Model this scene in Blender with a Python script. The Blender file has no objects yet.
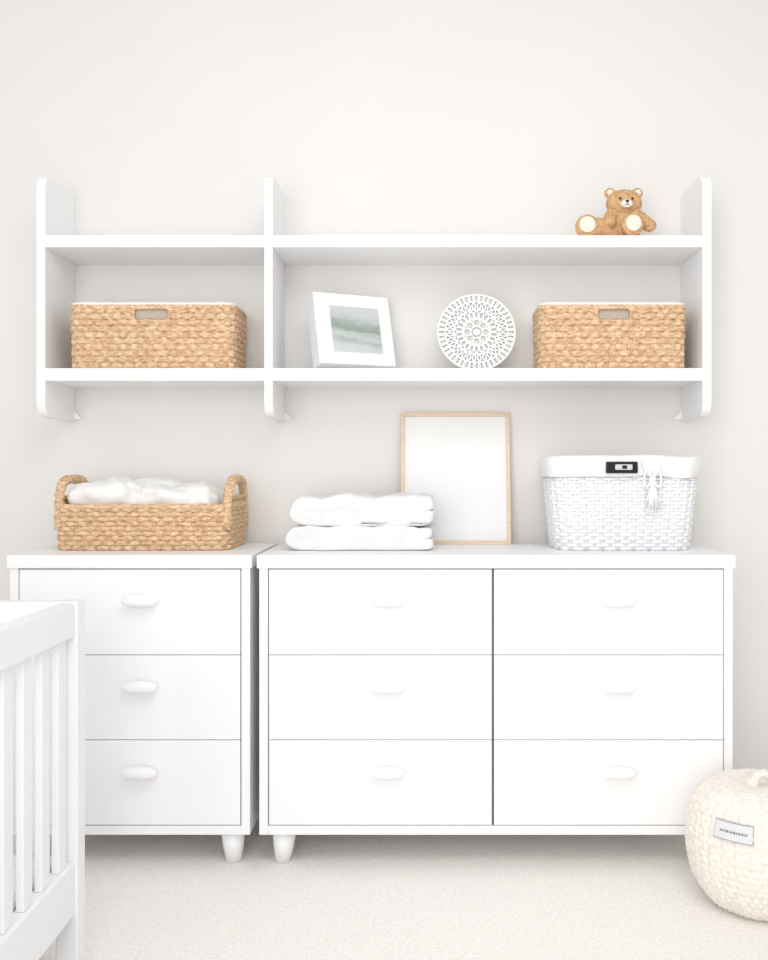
import bpy, bmesh, math, random
from mathutils import Vector, noise, Matrix
random.seed(4)
scene = bpy.context.scene
scene.view_settings.view_transform = 'Standard'
pi = math.pi

# ------------------------------------------------------------ materials
def lin(c):
    o = []
    for v in c:
        v /= 255.0
        o.append(v/12.92 if v <= .04045 else ((v+.055)/1.055)**2.4)
    return (*o, 1.0)

def mat(name, c1, c2=None, scale=20, rough=.6, bump=0.0, bscale=100, bdist=.002, detail=4, spec=.3, stretch=None):
    m = bpy.data.materials.new(name); m.use_nodes = True
    nt = m.node_tree; N = nt.nodes; L = nt.links
    b = N['Principled BSDF']
    b.inputs['Roughness'].default_value = rough
    b.inputs['Specular IOR Level'].default_value = spec
    tc = N.new('ShaderNodeTexCoord'); mp = N.new('ShaderNodeMapping')
    L.new(tc.outputs['Object'], mp.inputs['Vector'])
    if stretch: mp.inputs['Scale'].default_value = stretch
    n = N.new('ShaderNodeTexNoise'); n.inputs['Scale'].default_value = scale; n.inputs['Detail'].default_value = detail
    L.new(mp.outputs[0], n.inputs['Vector'])
    r = N.new('ShaderNodeValToRGB')
    r.color_ramp.elements[0].position = .32; r.color_ramp.elements[1].position = .68
    r.color_ramp.elements[0].color = lin(c1); r.color_ramp.elements[1].color = lin(c2 or c1)
    L.new(n.outputs['Fac'], r.inputs['Fac']); L.new(r.outputs['Color'], b.inputs['Base Color'])
    if bump:
        n2 = N.new('ShaderNodeTexNoise'); n2.inputs['Scale'].default_value = bscale; n2.inputs['Detail'].default_value = 3
        L.new(mp.outputs[0], n2.inputs['Vector'])
        bp = N.new('ShaderNodeBump'); bp.inputs['Strength'].default_value = bump; bp.inputs['Distance'].default_value = bdist
        L.new(n2.outputs['Fac'], bp.inputs['Height']); L.new(bp.outputs['Normal'], b.inputs['Normal'])
    return m

M_wall = mat('wall_paint', (231,229,226), (234,232,229), scale=1.5, rough=.9, bump=.05, bscale=200)
M_carpet = mat('carpet', (244,239,233), (255,252,248), scale=110, rough=1, bump=.65, bscale=200, bdist=.008, spec=.05)
M_white = mat('white_lacquer', (245,245,246), (247,247,248), scale=3, rough=.45)
M_crib = mat('crib_paint', (238,239,241), (241,242,244), scale=3, rough=.4)
M_gap = mat('cabinet_inside', (214,212,210), rough=.9)
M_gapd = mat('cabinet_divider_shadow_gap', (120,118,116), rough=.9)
M_sea = mat('seagrass', (198,156,114), (242,214,180), scale=70, rough=.75, bump=.6, bscale=260, stretch=(1,1,2.2))
M_seadark = mat('seagrass_core', (172,130,90), (198,158,116), scale=60, rough=.9)
M_slot = mat('shaded_lining', (196,182,168), rough=.9)  # white lining toned taupe to paint in the shade inside the handle slot
M_wick = mat('white_wicker', (234,236,239), (245,246,247), scale=60, rough=.6, bump=.3, bscale=250)
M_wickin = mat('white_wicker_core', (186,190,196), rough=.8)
M_linen = mat('white_linen', (238,237,235), (245,244,243), scale=30, rough=.95, bump=.35, bscale=420, spec=.1)
M_towel = mat('terry_towel', (239,238,238), (246,245,245), scale=120, rough=1, bump=.8, bscale=380, bdist=.004, spec=.05)
M_oak = mat('pale_oak', (220,196,170), (232,212,190), scale=14, rough=.5, stretch=(1,1,8))
M_paper = mat('blank_paper', (237,237,236), (239,239,238), scale=3, rough=.5)
M_cream = mat('cream_knit', (234,227,217), (246,240,232), scale=70, rough=1, bump=.6, bscale=300, bdist=.003, spec=.05)
M_fur = mat('teddy_fur', (204,158,112), (234,196,150), scale=90, rough=1, bump=1, bscale=330, bdist=.004, spec=.05)
M_furlt = mat('teddy_pale_fur', (243,230,212), (250,242,230), scale=90, rough=1, bump=.8, bscale=330, bdist=.003, spec=.05)
M_dark = mat('dark_thread', (40,30,26), rough=.35)
M_black = mat('black_metal', (16,16,18), rough=.25, spec=.5)
M_silver = mat('silver_metal', (205,207,210), rough=.25, spec=.8)
M_plate = mat('lattice_white', (241,242,241), (246,247,246), scale=40, rough=.6, bump=.2)
M_plateback = mat('lattice_back', (212,217,212), rough=.9)
M_label = mat('label_cloth', (216,217,219), (224,225,226), scale=200, rough=.9)
M_labtx = mat('label_print', (175,175,177), rough=.9)

# ------------------------------------------------------------ helpers
def E(name, loc, rot=(0,0,0)):
    o = bpy.data.objects.new(name, None); o.empty_display_size = .05
    o.location = loc; o.rotation_euler = rot
    scene.collection.objects.link(o); return o

def link(name, me, parent, m, smooth=True):
    if not isinstance(m, (list, tuple)): m = [m]
    for k in m: me.materials.append(k)
    if smooth:
        for p in me.polygons: p.use_smooth = True
    o = bpy.data.objects.new(name, me)
    scene.collection.objects.link(o)
    if parent: o.parent = parent
    return o

class MB:
    def __init__(s): s.v = []; s.f = []
    def add(s, v, f):
        k = len(s.v); s.v += [tuple(a) for a in v]; s.f += [tuple(i+k for i in a) for a in f]
    def build(s, name, parent, m, smooth=True, fix=True):
        me = bpy.data.meshes.new(name); me.from_pydata(s.v, [], s.f); me.update()
        if fix:
            b = bmesh.new(); b.from_mesh(me); bmesh.ops.recalc_face_normals(b, faces=b.faces); b.to_mesh(me); b.free()
        return link(name, me, parent, m, smooth)

def box(parent, name, x0,x1,y0,y1,z0,z1, m, bev=.003, seg=2):
    v = [(x,y,z) for x in (x0,x1) for y in (y0,y1) for z in (z0,z1)]
    f = [(0,1,3,2),(4,6,7,5),(0,4,5,1),(2,3,7,6),(0,2,6,4),(1,5,7,3)]
    b = MB(); b.add(v,f); o = b.build(name, parent, m, smooth=False)
    if bev:
        md = o.modifiers.new('bevel','BEVEL'); md.width = bev; md.segments = seg; md.limit_method='NONE'
    return o

def sweep(pts, rad, closed=False, seg=8, twist=0.0):
    pts = [Vector(p) for p in pts]; n = len(pts)
    if not hasattr(rad,'__len__'): rad = [rad]*n
    V=[];F=[]; nrm=None
    for i in range(n):
        if closed: t = pts[(i+1)%n]-pts[i-1]
        else: t = pts[min(i+1,n-1)]-pts[max(i-1,0)]
        t.normalize()
        if nrm is None:
            nrm = t.orthogonal().normalized()
        nrm = (nrm - t*nrm.dot(t)).normalized()
        bn = t.cross(nrm)
        for k in range(seg):
            a = 2*pi*k/seg + twist*i
            V.append(pts[i] + (nrm*math.cos(a)+bn*math.sin(a))*rad[i])
    m = n if closed else n-1
    for i in range(m):
        j = (i+1)%n
        for k in range(seg):
            k2=(k+1)%seg
            F.append((i*seg+k, i*seg+k2, j*seg+k2, j*seg+k))
    if not closed:
        F.append(tuple(range(seg))[::-1]); F.append(tuple((n-1)*seg+k for k in range(seg)))
    return V,F

def ell(c, r, seg=24, rings=14, rot=None):
    V=[];F=[]
    c=Vector(c)
    for i in range(rings+1):
        p = pi*i/rings
        for k in range(seg):
            a=2*pi*k/seg
            q = Vector((r[0]*math.sin(p)*math.cos(a), r[1]*math.sin(p)*math.sin(a), r[2]*math.cos(p)))
            if rot: q = rot @ q
            V.append(c+q)
    for i in range(rings):
        for k in range(seg):
            k2=(k+1)%seg
            F.append((i*seg+k,(i+1)*seg+k,(i+1)*seg+k2,i*seg+k2))
    return V,F

def rrect(t, w, d, r):
    """point + outward normal on a rounded rectangle, t in 0..1 starting at front centre"""
    a=w-2*r; b=d-2*r; q=pi*r/2
    L=2*a+2*b+4*q; s=(t%1)*L
    segs=[('l',(0,-d/2),(1,0),a/2,(0,-1)),('c',(a/2,-b/2),-pi/2,q,None),('l',(w/2,-b/2),(0,1),b,(1,0)),('c',(a/2,b/2),0,q,None),
          ('l',(a/2,d/2),(-1,0),a,(0,1)),('c',(-a/2,b/2),pi/2,q,None),('l',(-w/2,b/2),(0,-1),b,(-1,0)),('c',(-a/2,-b/2),pi,q,None),
          ('l',(-a/2,-d/2),(1,0),a/2+1e-6,(0,-1))]
    for k,p,dr,l,nm in segs:
        if s<=l:
            if k=='l': return p[0]+dr[0]*s, p[1]+dr[1]*s, nm[0], nm[1]
            an=dr+s/r; return p[0]+r*math.cos(an), p[1]+r*math.sin(an), math.cos(an), math.sin(an)
        s-=l
    return 0,-d/2,0,-1

def woven(parent, w, d, h, r, rows, nper, amp, ra, m, mcore, mliner, taper=1.0, slot=None, rs=.003, rim=.007, spp=8):
    sc = lambda z: taper+(1-taper)*z/h
    b=MB(); seg=7; rb=h/rows*.56; N=nper*spp
    for i in range(rows):
        z=(i+.5)/rows*(h-2*rb+h/rows)+rb-h/rows*.5
        s=sc(z); rings=[]
        jit=random.uniform(-.0008,.0008)
        for j in range(N):
            t=j/N; x,y,nx,ny=rrect(t,w*s,d*s,r)
            off=amp*math.cos(2*pi*nper*t+i*pi)+jit
            skip = slot and y<0 and ny<-.9 and abs(x)<slot[0]/2 and slot[1]<z<slot[2]
            if skip: rings.append(None); continue
            zz=z+.0006*math.sin(j*1.7+i)
            k0=len(b.v)
            for k in range(seg):
                a=2*pi*k/seg
                b.v.append((x+nx*(off+ra*math.cos(a)), y+ny*(off+ra*math.cos(a)), zz+rb*math.sin(a)))
            rings.append(k0)
        for j in range(N):
            A=rings[j]; B=rings[(j+1)%N]
            if A is None or B is None: continue
            for k in range(seg):
                k2=(k+1)%seg; b.f.append((A+k,A+k2,B+k2,B+k))
    for k in range(2*nper):
        t=k/(2*nper)
        x0,y0,nx,ny=rrect(t,w*sc(0),d*sc(0),r); x1,y1,_,_=rrect(t,w,d,r)
        if slot and y0<0 and ny<-.9 and abs(x1)<slot[0]/2:
            b.add(*sweep([(x0,y0,.002),(x1,y1,slot[1])],rs,seg=6)); b.add(*sweep([(x1,y1,slot[2]),(x1,y1,h)],rs,seg=6))
        else: b.add(*sweep([(x0,y0,.002),(x1,y1,h)],rs,seg=6))
    b.build('weave',parent,m)
    b=MB(); P=[];R=[]; NR=nper*8
    for j in range(NR):
        x,y,nx,ny=rrect(j/NR,w,d,r); P.append((x,y,h)); R.append(rim*(1+.12*math.sin(2*pi*nper*2*j/NR)))
    b.add(*sweep(P,R,closed=True,seg=8)); b.build('rim',parent,m)
    b=MB(); K=96
    for zi,(z,ins) in enumerate([(0.004,.008),(h*.98,.008),(h*.98,.016),(0.012,.016)]):
        for j in range(K):
            s=sc(z); x,y,nx,ny=rrect(j/K,w*s,d*s,r); b.v.append((x-nx*ins,y-ny*ins,z))
    for q in range(3):
        for j in range(K):
            j2=(j+1)%K; b.f.append((q*K+j,q*K+j2,(q+1)*K+j2,(q+1)*K+j))
    b.f.append(tuple(range(K))[::-1]); b.f.append(tuple(3*K+j for j in range(K)))
    b.build('core',parent,mliner if slot else mcore,smooth=False)
    if slot:
        zc=(slot[1]+slot[2])/2; hw=slot[0]/2+.002; hh=(slot[2]-slot[1])/2+.001; P=[]
        for j in range(48):
            x,y,_,_=rrect(j/48,2*hw,2*hh,hh*.6); s=sc(zc); P.append((x,-d*s/2-.003,zc+y))
        b=MB(); b.add(*sweep(P,.0035,closed=True,seg=8)); b.build('handle_slot',parent,m)

def blob(parent,name,c,r,m,e=.6,amp=.008,fr=14,seed=0,seg=64,rings=36):
    V=[];F=[]
    sg=lambda v,p: math.copysign(abs(v)**p,v)
    for i in range(rings+1):
        p=pi*i/rings
        for k in range(seg):
            a=2*pi*k/seg
            q=Vector((r[0]*sg(math.sin(p),e)*sg(math.cos(a),e), r[1]*sg(math.sin(p),e)*sg(math.sin(a),e), r[2]*sg(math.cos(p),.8)))+Vector(c)
            nn=noise.fractal(q*fr+Vector((seed,0,0)),1,2,3)
            q+= (q-Vector(c)).normalized()*nn*amp
            V.append(q)
    for i in range(rings):
        for k in range(seg):
            k2=(k+1)%seg; F.append((i*seg+k,(i+1)*seg+k,(i+1)*seg+k2,i*seg+k2))
    b=MB(); b.add(V,F); o=b.build(name,parent,m)
    bm=bmesh.new(); bm.from_mesh(o.data); bmesh.ops.remove_doubles(bm,verts=bm.verts,dist=1e-5); bm.to_mesh(o.data); bm.free()
    return o

# ------------------------------------------------------------ room
WY=3.13
box(None,'wall_back',-3.2,3.2,WY,WY+.12,0,2.7,M_wall,bev=0)
box(None,'floor',-3.2,3.2,-1.5,WY+.12,-.08,0,M_carpet,bev=0)
box(None,'baseboard_back',-3.2,3.2,WY-.014,WY,0,.085,M_white,bev=.003)

# ------------------------------------------------------------ hanging shelves
SF=2.88; sd=WY-SF
sh=E('hanging_shelf_unit',(-.153,WY,1.258))
ox,oz=-.153,1.258
def panel(name,x0,x1):
    prof=[]; r=.050; H=.735
    for k in range(13):
        a=pi/2*k/12; prof.append((-sd+r-r*math.sin(a), r-r*math.cos(a)))
    for k in range(13):
        a=pi/2*k/12; prof.append((-sd+r-r*math.cos(a), H-r+r*math.sin(a)))
    prof += [(0,H),(0,0)]
    n=len(prof); b=MB()
    b.add([(x0-ox,p[0],p[1]) for p in prof]+[(x1-ox,p[0],p[1]) for p in prof],
          [tuple(range(n)),tuple(range(n,2*n))[::-1]]+[(i,(i+1)%n,n+(i+1)%n,n+i) for i in range(n)])
    o=b.build(name,sh,M_white,smooth=False)
    md=o.modifiers.new('bevel','BEVEL'); md.width=.003; md.segments=2; md.angle_limit=.9
    return o
panel('side_panel_1',-1.167,-1.140); panel('side_panel_2',-.483,-.457); panel('side_panel_3',.833,.861)
for nm,xa,xb in (('board_left',-1.140,-.483),('board_right',-.457,.833)):
    for q,(z0,z1) in enumerate(((1.768,1.804),(1.367,1.405))):
        box(sh,f'{nm}_{q+1}',xa-ox,xb-ox,-sd+.002,0,z0-oz,z1-oz,M_white,bev=.002)
for x,s in ((-1.140,1),(-.457,1),(.833,-1)):
    b=MB(); q=[(0,.006),(.026,.006),(0,.036)]
    b.add([(x-ox+s*p[0],y,p[1]) for y in (-.012,0) for p in q],[(0,1,2),(3,5,4),(0,3,4,1),(1,4,5,2),(2,5,3,0)])
    b.build('bracket',sh,M_white,smooth=False)

# ------------------------------------------------------------ dressers
def handle(parent,x,z,y):
    b=MB(); sg=lambda v,p: math.copysign(abs(v)**p,v)
    V=[];F=[];S=40;R=18
    for i in range(R+1):
        p=pi*i/R
        for k in range(S):
            a=2*pi*k/S
            zz=.0175*sg(math.sin(p),.8)*sg(math.sin(a),.85)
            V.append((x+.050*sg(math.sin(p),.8)*sg(math.cos(a),.85), y-.024-.017*math.cos(p), z+zz-.0018*(math.sin(p)*math.cos(a))**2))
    for i in range(R):
        for k in range(S):
            k2=(k+1)%S; F.append((i*S+k,(i+1)*S+k,(i+1)*S+k2,i*S+k2))
    b.add(V,F)
    b.add(*sweep([(x-.022,y,z),(x-.022,y-.02,z)],.009,seg=14)); b.add(*sweep([(x+.022,y,z),(x+.022,y-.02,z)],.009,seg=14))
    b.build('drawer_knob',parent,M_white)

def leg(parent,x,y,sx,sy):
    b=MB(); b.add(*sweep([(x,y,.09),(x+sx*.5,y+sy*.5,.045),(x+sx,y+sy,0.0)],[.035,.029,.021],seg=28))
    b.build('leg',parent,M_white)

def dresser(name,x0,x1,cols,hx,backy=3.105):
    cx=(x0+x1)/2; y0=2.66; cy=(y0+backy)/2
    p=E(name,(cx,cy,0)); Y0=y0-cy; Y1=backy-cy; X0=x0-cx; X1=x1-cx
    box(p,'top',X0,X1,Y0-.008,Y1,.826,.863,M_white,bev=.003)
    a=X0+.006; c=X1-.006; T=.024
    box(p,'side_1',a,a+T,Y0,Y1-.005,.087,.826,M_white,bev=.0015)
    box(p,'side_2',c-T,c,Y0,Y1-.005,.087,.826,M_white,bev=.0015)
    box(p,'bottom',a+T,c-T,Y0,Y1-.005,.087,.112,M_white,bev=.0015)
    box(p,'back',a+T,c-T,Y1-.015,Y1-.005,.112,.826,M_white,bev=0)
    box(p,'inside',a+T,c-T,Y0+.020,Y1-.02,.112,.826,M_gap,bev=0)
    rows=((.5865,.8225),(.3510,.5845),(.1145,.3490))
    for ci,(d0,d1) in enumerate(cols):
        for z0,z1 in rows:
            box(p,'drawer_front',d0-cx,d1-cx,Y0+.001,Y0+.019,z0,z1,M_white,bev=.0012)
            handle(p,hx[ci]-cx,z1-.083,Y0+.001)
    if len(cols)>1:
        box(p,'divider_seam_shade',cols[0][1]+.001-cx,cols[1][0]-.001-cx,Y0+.008,Y0+.03,.112,.826,M_gapd,bev=0)  # dark grey puts the shade of the centre seam into the strip's colour
    leg(p,X0+.07,Y0+.045,-.004,-.006); leg(p,X1-.062,Y0+.045,.004,-.006)
    leg(p,X0+.07,Y1-.055,-.004,.004); leg(p,X1-.062,Y1-.055,.004,.004)
    return p
dresser('chest_of_drawers',-1.157,-.479,[(-1.1245,-.5120)],[-.785])
dresser('double_dresser',-.4655,.859,[(-.4325,.1850),(.1915,.8265)],[-.103,.532])

# ------------------------------------------------------------ baskets
BW=(.496,.438)
b1=E('seagrass_storage_basket',(-.826,3.003,1.405))
woven(b1,BW[0],.205,.188,.03,10,38,.0034,.0042,M_sea,M_seadark,M_slot,taper=.985,slot=(.104,.146,.182))
b2=E('seagrass_storage_basket',(.570,3.003,1.405))
woven(b2,BW[1],.205,.188,.03,10,34,.0034,.0042,M_sea,M_seadark,M_slot,taper=.985,slot=(.098,.146,.182))
for p,w in ((b1,BW[0]),(b2,BW[1])):
    b=MB(); P=[];
    for j in range(80):
        x,y,_,_=rrect(j/80,w-.002,.203,.03); P.append((x,y,.196))
    b.add(*sweep(P,.0055,closed=True,seg=8)); b.build('liner_hem',p,M_linen)
    box(p,'liner_cloth',-w/2+.018,w/2-.018,-.082,.084,.165,.192,M_linen,bev=.01,seg=3)

tray=E('seagrass_tray_basket',(-.830,2.952,.863))
woven(tray,.508,.29,.128,.04,9,40,.0038,.0045,M_sea,M_seadark,M_seadark,taper=.985,rim=.009)
for sx in (-1,1):
    P=[];R=[]
    n=90
    for k in range(n+1):
        u=k/n; a=pi*u
        yy=-.125*math.copysign(abs(math.cos(a))**.55,math.cos(a)); zz=.06+.148*math.sin(a)**.5
        P.append((sx*(.247+.004*math.sin(a)),yy,zz)); R.append(.0135*(1+.13*math.sin(u*90)))
    b=MB(); b.add(*sweep(P,R,seg=10,twist=.1)); b.build('handle',tray,M_sea)
    for q in range(2):
        b=MB(); P=[(sx*(.247+.004*math.cos(j*1.3+q*pi)),-.115+.23*j/60,.137+.015*q) for j in range(61)]
        b.add(*sweep(P,.008,seg=8)); b.build('end_weave',tray,M_sea)
blob(tray,'folded_muslin_1',(-.115,-.01,.125),(.115,.11,.083),M_linen,e=.55,amp=.024,fr=15,seed=2)
blob(tray,'folded_muslin_2',(.085,-.015,.12),(.135,.11,.072),M_linen,e=.55,amp=.026,fr=14,seed=7)
blob(tray,'folded_muslin_3',(-.01,.04,.135),(.12,.07,.072),M_linen,e=.6,amp=.016,fr=12,seed=11)
box(tray,'muslin_base',-.22,.22,-.12,.12,.01,.09,M_linen,bev=.02,seg=3)

wb=E('white_wicker_basket',(.587,2.925,.863))
WW,WD,WH,WT=.444,.26,.268,.88
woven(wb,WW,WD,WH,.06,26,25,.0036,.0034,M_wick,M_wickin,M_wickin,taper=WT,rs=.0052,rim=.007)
b=MB(); K=200; prof=[(.215,.010),(.222,.013),(.245,.0145),(.268,.014),(.277,.006),(.272,-.012),(.22,-.022),(.12,-.024)]
for (z,o) in prof:
    for j in range(K):
        s=WT+(1-WT)*min(z,WH)/WH
        x,y,nx,ny=rrect(j/K,WW*s,WD*s,.06)
        wv=.0022*math.sin(j*2*pi*17/K)+.004*noise.noise(Vector((x*22,y*22,z*12)))
        oo=o+(wv if z<.27 and o>0 else wv*.5)
        zz=z+(.005*noise.noise(Vector((x*12,y*12,3))) if o>=.006 else 0)
        b.v.append((x+nx*oo,y+ny*oo,zz))
for q in range(len(prof)-1):
    for j in range(K):
        j2=(j+1)%K; b.f.append((q*K+j,q*K+j2,(q+1)*K+j2,(q+1)*K+j))
b.build('fabric_liner',wb,M_linen)
fy=-WD/2-.018
hx=-.018
box(wb,'clasp_plate',hx-.046,hx+.046,fy-.006,fy+.006,.226,.260,M_black,bev=.003)
box(wb,'clasp_inlay',hx-.020,hx+.030,fy-.008,fy-.004,.236,.252,M_silver,bev=.002)
box(wb,'clasp_notch',hx-.000,hx+.014,fy-.0095,fy-.006,.239,.249,M_black,bev=.001)
tx=.070
b=MB()
b.add(*sweep([(tx-.03,fy+.002,.262),(tx-.02,fy-.003,.235),(tx,fy-.006,.212)],.0028,seg=8))
b.add(*sweep([(tx+.03,fy+.002,.26),(tx+.022,fy-.003,.235),(tx,fy-.006,.212)],.0028,seg=8))
for sx in (-1,1):
    P=[(tx+sx*(.002+.022*math.sin(pi*k/16)),fy-.007,.212+.022*math.sin(2*pi*k/16)-.004*k/16) for k in range(17)]
    b.add(*sweep(P,.0032,seg=8))
b.add(*ell((tx,fy-.008,.21),(.010,.009,.009)))
b.add(*ell((tx,fy-.008,.192),(.009,.008,.010)))
for k in range(26):
    a=2*pi*k/26+random.random()*.2; rr_=random.uniform(.012,.030)
    b.add(*sweep([(tx+.006*math.cos(a),fy-.008+.005*math.sin(a),.190),(tx+.012*math.cos(a),fy-.009+.006*math.sin(a),.165),
                  (tx+rr_*math.cos(a),fy-.009+.009*math.sin(a),random.uniform(.124,.136))],.0024,seg=6))
b.build('tassel',wb,M_wick)

# ------------------------------------------------------------ folded towels
def towel(name,loc,w,d,h,flip,seed):
    p=E(name,loc); t=h/2*1.10; ro=h/2-t/2
    path=[]
    L=w-h/2
    N1=44; N2=12
    for k in range(N1): path.append((L/2+h/4-L*k/N1, h-t/2,(0,1)))
    for k in range(N2+1):
        a=pi/2+pi*k/N2; path.append((-L/2+h/4+ (ro)*math.cos(a), h/2+ro*math.sin(a),(math.cos(a),math.sin(a))))
    for k in range(1,N1+1): path.append((-L/2+h/4+L*k/N1, t/2,(0,-1)))
    C=64; V=[];F=[]
    sg=lambda v,q: math.copysign(abs(v)**q,v)
    n=len(path)
    for i,(x,z,nm) in enumerate(path):
        e=min(i,n-1-i); end=1-.40*math.exp(-e/1.1)
        for k in range(C):
            a=2*pi*k/C
            yy=d/2*sg(math.cos(a),.16); q=t/2*sg(math.sin(a),.25)*end
            P=Vector(((x+nm[0]*q)*flip, yy, z+nm[1]*q))
            nz=noise.fractal(P*13+Vector((seed,0,0)),1,2,3)
            P+=Vector((nz*.012,noise.noise(P*14+Vector((seed,5,0)))*.018,nz*.010*(1 if P.z>.01 else 0)))
            P.z=max(P.z,0)
            V.append(P)
    for i in range(n-1):
        for k in range(C):
            k2=(k+1)%C; F.append((i*C+k,i*C+k2,(i+1)*C+k2,(i+1)*C+k))
    F.append(tuple(range(C))[::-1]); F.append(tuple((n-1)*C+k for k in range(C)))
    b=MB(); b.add(V,F); b.build('towel_cloth',p,M_towel)
towel('folded_towel',(-.192,2.905,.863),.425,.22,.073,1,3)
towel('folded_towel',(-.186,2.908,.934),.415,.215,.090,1,21)

# ------------------------------------------------------------ oak frame leaning on wall
lean=math.atan2(.062,.42)
fr=E('wooden_picture_frame',(.098,3.047,.863),(-lean,0,0))
W,H,T,Dp=.352,.428,.013,.018
box(fr,'rail_left',-W/2,-W/2+T,0,Dp,0,H,M_oak,bev=.0015)
box(fr,'rail_right',W/2-T,W/2,0,Dp,0,H,M_oak,bev=.0015)
box(fr,'rail_bottom',-W/2+T,W/2-T,0,Dp,0,T,M_oak,bev=.0015)
box(fr,'rail_top',-W/2+T,W/2-T,0,Dp,H-T,H,M_oak,bev=.0015)
box(fr,'blank_print',-W/2+T,W/2-T,.007,.015,T,H-T,M_paper,bev=0)

# ------------------------------------------------------------ white photo frame on shelf
m=bpy.data.materials.new('lake_photo'); m.use_nodes=True; nt=m.node_tree; NN=nt.nodes; LL=nt.links
bs=NN['Principled BSDF']; bs.inputs['Roughness'].default_value=.3
tc=NN.new('ShaderNodeTexCoord'); sp=NN.new('ShaderNodeSeparateXYZ'); LL.new(tc.outputs['Generated'],sp.inputs[0])
mpn=NN.new('ShaderNodeMapping'); mpn.inputs['Scale'].default_value=(2.2,1,6); LL.new(tc.outputs['Generated'],mpn.inputs[0])
nz=NN.new('ShaderNodeTexNoise'); nz.inputs['Scale'].default_value=1.8; nz.inputs['Detail'].default_value=6; LL.new(mpn.outputs[0],nz.inputs['Vector'])
ma=NN.new('ShaderNodeMath'); ma.operation='MULTIPLY_ADD'; ma.inputs[1].default_value=.28; LL.new(nz.outputs['Fac'],ma.inputs[0])
ms=NN.new('ShaderNodeMath'); ms.operation='MULTIPLY_ADD'; ms.inputs[1].default_value=.14; LL.new(sp.outputs['X'],ms.inputs[0]); LL.new(sp.outputs['Z'],ms.inputs[2])
LL.new(ms.outputs[0],ma.inputs[2])
sb=NN.new('ShaderNodeMath'); sb.operation='SUBTRACT'; sb.inputs[1].default_value=.20; LL.new(ma.outputs[0],sb.inputs[0])
cr=NN.new('ShaderNodeValToRGB'); el=cr.color_ramp.elements
el[0].position=0; el[0].color=lin((205,211,209)); el[1].position=1; el[1].color=lin((202,207,207))
for pz,c in ((.16,(200,207,204)),(.26,(172,182,177)),(.34,(195,203,199)),(.42,(184,193,189)),(.50,(146,160,152)),(.60,(158,170,164)),(.72,(184,191,189)),(.85,(199,204,203))):
    e=el.new(pz); e.color=lin(c)
LL.new(sb.outputs[0],cr.inputs['Fac']); LL.new(cr.outputs['Color'],bs.inputs['Base Color'])
M_photo=m
th=math.radians(25); ph=math.radians(17)
W,H,Dp=.252,.238,.066; T=.012
pf=E('white_photo_frame',(-.204,2.960,1.405+math.sin(ph)*(Dp)))
pf.rotation_euler=(Matrix.Rotation(th,3,'Z')@Matrix.Rotation(-ph,3,'X')).to_euler()
def fb(n,x0,x1,z0,z1,y0,y1,mm,bev=.002): box(pf,n,x0,x1,y0,y1,z0,z1,mm,bev=bev)
fb('rail_left',-W/2,-W/2+T,0,H,0,Dp,M_white); fb('rail_right',W/2-T,W/2,0,H,0,Dp,M_white)
fb('rail_bottom',-W/2+T,W/2-T,0,T,0,Dp,M_white); fb('rail_top',-W/2+T,W/2-T,H-T,H,0,Dp,M_white)
fb('mat_board',-W/2+T,W/2-T,T,H-T,.0025,.055,M_white,bev=0)
fb('photo_bevel',-.082,.092,.035,.201,.0015,.004,M_paper,bev=.0005)
fb('photo',-.076,.086,.041,.195,.0008,.004,M_photo,bev=0)

# ------------------------------------------------------------ lattice plate
lp=E('woven_lattice_plate',(.16,2.965,1.405),(-math.radians(7),0,0))
R0=.123; b=MB()
def circ(cx,cz,r,tr,n=40,y=0,seg=7):
    b.add(*sweep([(cx+r*math.cos(2*pi*k/n),y,cz+r*math.sin(2*pi*k/n)) for k in range(n)],tr,closed=True,seg=seg))
C=R0
for r,tr in ((R0-.004,.004),(R0-.026,.0028),(.070,.003),(.040,.0028),(.018,.003)): circ(0,C,r,tr,n=96)
def loops(r,rr_,n,tr,ph_=0):
    for k in range(n):
        a=2*pi*k/n+ph_; circ(r*math.cos(a),C+r*math.sin(a),rr_,tr,n=16,y=-.002,seg=6)
loops(R0-.015,.0110,22,.0026); loops(R0-.015,.0110,22,.0026,pi/22)
loops(.0835,.0135,16,.0028); loops(.0835,.0135,16,.0028,pi/16)
loops(.055,.0150,11,.0028); loops(.055,.0150,11,.0028,pi/11); loops(.029,.0110,8,.0026); loops(.0,.009,1,.0025)
b.add(*ell((0,-.002,C),(.010,.004,.010)))
b.build('lattice',lp,M_plate)
b=MB(); n=64
b.add([((R0-.006)*math.cos(2*pi*k/n),y,C+(R0-.006)*math.sin(2*pi*k/n)) for y in (.004,.007) for k in range(n)],
      [tuple(range(n)),tuple(range(n,2*n))[::-1]]+[(k,(k+1)%n,n+(k+1)%n,n+k) for k in range(n)])
b.build('backing_disc',lp,M_plateback,smooth=False)

# ------------------------------------------------------------ teddy
td=E('teddy_bear',(.616,2.985,1.804)); td.scale=(1.12,1.0,1.03)
b=MB()
b.add(*ell((.004,0,.055),(.043,.038,.056)))
hd=Vector((0,-.012,.118))
b.add(*ell(hd,(.050,.039,.040)))
b.add(*ell(hd+Vector((0,-.028,-.010)),(.022,.018,.017)))
for s in (-1,1): b.add(*ell(hd+Vector((s*.038,.004,.031)),(.0165,.009,.0165)))
def limb(p0,p1,r0,r1):
    p0=Vector(p0);p1=Vector(p1)
    b.add(*sweep([p0.lerp(p1,k/6) for k in range(7)],[r0+(r1-r0)*k/6 for k in range(7)],seg=16))
    b.add(*ell(p0,(r0,)*3,16,10)); b.add(*ell(p1,(r1,)*3,16,10))
limb((.035,-.01,.082),(.066,-.035,.045),.019,.019)
limb((-.035,-.01,.082),(-.046,-.045,.052),.018,.018)
limb((.016,-.01,.026),(.014,-.06,.030),.026,.024)
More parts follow.
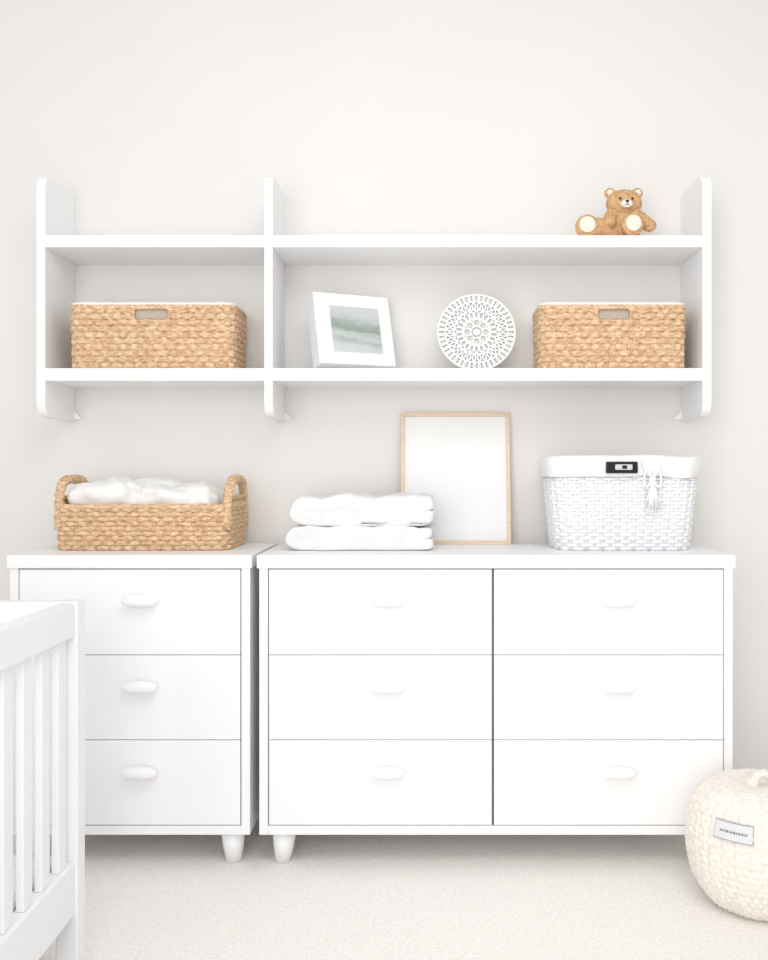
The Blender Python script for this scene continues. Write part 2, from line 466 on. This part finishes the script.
b.add(*ell((.014,-.066,.038),(.030,.014,.034)))
limb((-.02,.0,.030),(-.085,-.03,.038),.030,.032)
b.add(*ell((-.106,-.042,.040),(.033,.020,.036)))
limb((-.080,-.03,.038),(-.104,-.034,.038),.032,.031)
o=b.build('plush_body',td,M_fur)
md=o.modifiers.new('remesh','REMESH'); md.mode='VOXEL'; md.voxel_size=.003; md.use_smooth_shade=True
md=o.modifiers.new('smooth','SMOOTH'); md.iterations=6
tx_=bpy.data.textures.new('fuzz','CLOUDS'); tx_.noise_scale=.006
md=o.modifiers.new('fuzz','DISPLACE'); md.texture=tx_; md.strength=.004; md.mid_level=.5
b=MB()
b.add(*ell(hd+Vector((0,-.042,-.012)),(.0165,.008,.012)))
b.add(*ell((.014,-.0805,.042),(.021,.004,.024)))
b.add(*ell((-.108,-.062,.042),(.022,.004,.024)))
for s in (-1,1): b.add(*ell(hd+Vector((s*.038,-.004,.031)),(.009,.003,.009)))
b.build('pale_patches',td,M_furlt)
b=MB()
for s in (-1,1): b.add(*ell(hd+Vector((s*.0165,-.0375,.004)),(.0034,.003,.0038),12,8))
b.add(*ell(hd+Vector((0,-.0505,-.007)),(.0052,.003,.0038),12,8))
b.add(*sweep([hd+Vector((0,-.0515,-.009)),hd+Vector((0,-.051,-.016))],.0009,seg=6))
b.add(*sweep([hd+Vector((-.006,-.049,-.018)),hd+Vector((0,-.051,-.0155)),hd+Vector((.006,-.049,-.018))],.0009,seg=6))
b.build('face',td,M_dark)

# ------------------------------------------------------------ knitted floor basket
kb=E('knitted_storage_basket',(.853,2.440,0))
prof=[(0,0),(0,.095),(.006,.118),(.03,.145),(.07,.167),(.12,.179),(.17,.182),(.22,.178),(.26,.163),(.287,.140),(.303,.110),(.309,.07),(.305,.03),(.302,0)]
def pr(u):
    s=u*(len(prof)-1); i=min(int(s),len(prof)-2); f=s-i
    g=lambda k:prof[max(0,min(len(prof)-1,k))]
    a,b_,c,d_=g(i-1),g(i),g(i+1),g(i+2)
    return tuple(.5*((2*b_[q])+(-a[q]+c[q])*f+(2*a[q]-5*b_[q]+4*c[q]-d_[q])*f*f+(-a[q]+3*b_[q]-3*c[q]+d_[q])*f**3) for q in (0,1))
def ksurf(u,a):
    z,r=pr(u); r=max(r,0)
    if .02<r:
        rows=38; row=u*rows; ri=int(row)
        bumpv=abs(math.sin(pi*row))*(.55+.45*math.sin(a*52+ri*pi))
        k=.0036*min(1,r/.08)
        r+=k*bumpv+.0018*math.sin(a*9+1)-.0030*math.exp(-((a*16/pi)%1-.5)**2*60); z+=k*.5*bumpv*(1 if u>.75 else 0)
    return Vector((r*math.cos(a),r*math.sin(a),max(z,0)))
NU,NA=280,464; b=MB()
for i in range(NU+1):
    for k in range(NA): b.v.append(tuple(ksurf(i/NU,2*pi*k/NA)))
for i in range(NU):
    for k in range(NA):
        k2=(k+1)%NA; b.f.append((i*NA+k,i*NA+k2,(i+1)*NA+k2,(i+1)*NA+k))
b.build('knit_body',kb,M_cream,fix=False)
b=MB()
P=[(-.004+.026*math.cos(pi*k/20),-.03,.300+.036*math.sin(pi*k/20)) for k in range(21)]
b.add(*sweep(P,[.0105*(1+.15*math.sin(k*1.5)) for k in range(21)],seg=10)); b.add(*ell((-.03,-.03,.312),(.016,.014,.012))); b.add(*ell((.024,-.03,.312),(.014,.013,.011)))
b.build('loop_handle',kb,M_cream)
def label(name,a0,a1,z0,z1,off,m,th=.0015):
    b=MB(); nx=14
    def rz(z):
        best=min((abs(pr(u/400)[0]-z),u/400) for u in range(30,330)); return pr(best[1])[1]
    for o in (off,off+th):
        for z in (z0,z1):
            r=rz(z)+o
            for k in range(nx+1):
                a=a0+(a1-a0)*k/nx; b.v.append((r*math.cos(a),r*math.sin(a),z))
    n=nx+1
    for k in range(nx):
        b.f.append((2*n+k,2*n+k+1,3*n+k+1,3*n+k)); b.f.append((k,n+k,n+k+1,k+1))
        b.f.append((k,k+1,2*n+k+1,2*n+k)); b.f.append((n+k,3*n+k,3*n+k+1,n+k+1))
    b.f.append((0,2*n,3*n,n)); b.f.append((nx,n+nx,3*n+nx,2*n+nx))
    b.build(name,kb,m,smooth=False)
LA0=-pi/2-.97; LA1=-pi/2-.42
label('label_border',LA0,LA1,.207,.250,.0046,M_labtx,.001)
label('label_patch',LA0+.014,LA1-.014,.210,.247,.0053,M_label,.001)
random.seed(9); a=LA0+.10
while a<LA1-.10:
    da=random.uniform(.012,.026); label('label_print',a,a+da,.226,.2305,.0065,M_gapd,.0004); a+=da+.014

# ------------------------------------------------------------ crib
XR=-.750; XL=-1.46; YF=2.12; YN=.80; HT=.812
cb=E('baby_crib',((XR+XL)/2,(YF+YN)/2,0))
cx=(XR+XL)/2; cy=(YF+YN)/2
def cbx(n,x0,x1,y0,y1,z0,z1,bev=.004): return box(cb,n,x0-cx,x1-cx,y0-cy,y1-cy,z0,z1,M_crib,bev=bev,seg=3)
P_=.048
for x0 in (XR-P_,XL):
    for y0 in (YF-P_,YN): cbx('post',x0,x0+P_,y0,y0+P_,0,HT)
for xa in (XR-.040,XL+.006):
    cbx('side_top_rail',xa,xa+.034,YN+P_,YF-P_,.735,HT-.002)
    cbx('side_bottom_rail',xa,xa+.034,YN+P_,YF-P_,.135,.25)
    n=14
    for k in range(n):
        yy=YN+P_+(YF-YN-2*P_)*(k+.5)/n
        cbx('slat',xa+.008,xa+.024,yy-.021,yy+.021,.25,.735,bev=.003)
for ya in (YF-.040,YN+.006):
    cbx('end_top_rail',XL+P_,XR-P_,ya,ya+.034,.735,HT-.002)
    cbx('end_bottom_rail',XL+P_,XR-P_,ya,ya+.034,.135,.25)
    n=7
    for k in range(n):
        xx=XL+P_+(XR-XL-2*P_)*(k+.5)/n
        cbx('end_slat',xx-.021,xx+.021,ya+.008,ya+.024,.25,.735,bev=.003)
box(cb,'mattress',XL+.045-cx,XR-.045-cx,YN+.05-cy,YF-.05-cy,.17,.27,M_linen,bev=.02,seg=4)

# ------------------------------------------------------------ lights
w=bpy.data.worlds.new('soft_daylight'); scene.world=w; w.use_nodes=True
bg=w.node_tree.nodes['Background']; bg.inputs[0].default_value=(1,.998,.996,1); bg.inputs[1].default_value=.69
def area(n,loc,tgt,size,p,col):
    l=bpy.data.lights.new(n,'AREA'); l.size=size; l.energy=p; l.color=col
    o=bpy.data.objects.new(n,l); scene.collection.objects.link(o); o.location=loc
    o.rotation_euler=(Vector(tgt)-Vector(loc)).to_track_quat('-Z','Y').to_euler()
area('window_daylight',(-.8,-1.4,1.35),(.1,3.1,.9),2.4,66,(1,.998,.995))
area('overhead_fill',(.2,.8,2.6),(.2,1.7,0),1.4,21,(1,.995,.988))  # added fill from above to brighten the floor, not a ceiling fixture

# ------------------------------------------------------------ camera
cd=bpy.data.cameras.new('camera'); cd.lens=36; cd.sensor_width=36; cd.shift_x=-41/960; cd.shift_y=-7/960
cam=bpy.data.objects.new('camera',cd); scene.collection.objects.link(cam)
cam.location=(0,0,1.09); cam.rotation_euler=(pi/2,0,0)
scene.camera=cam
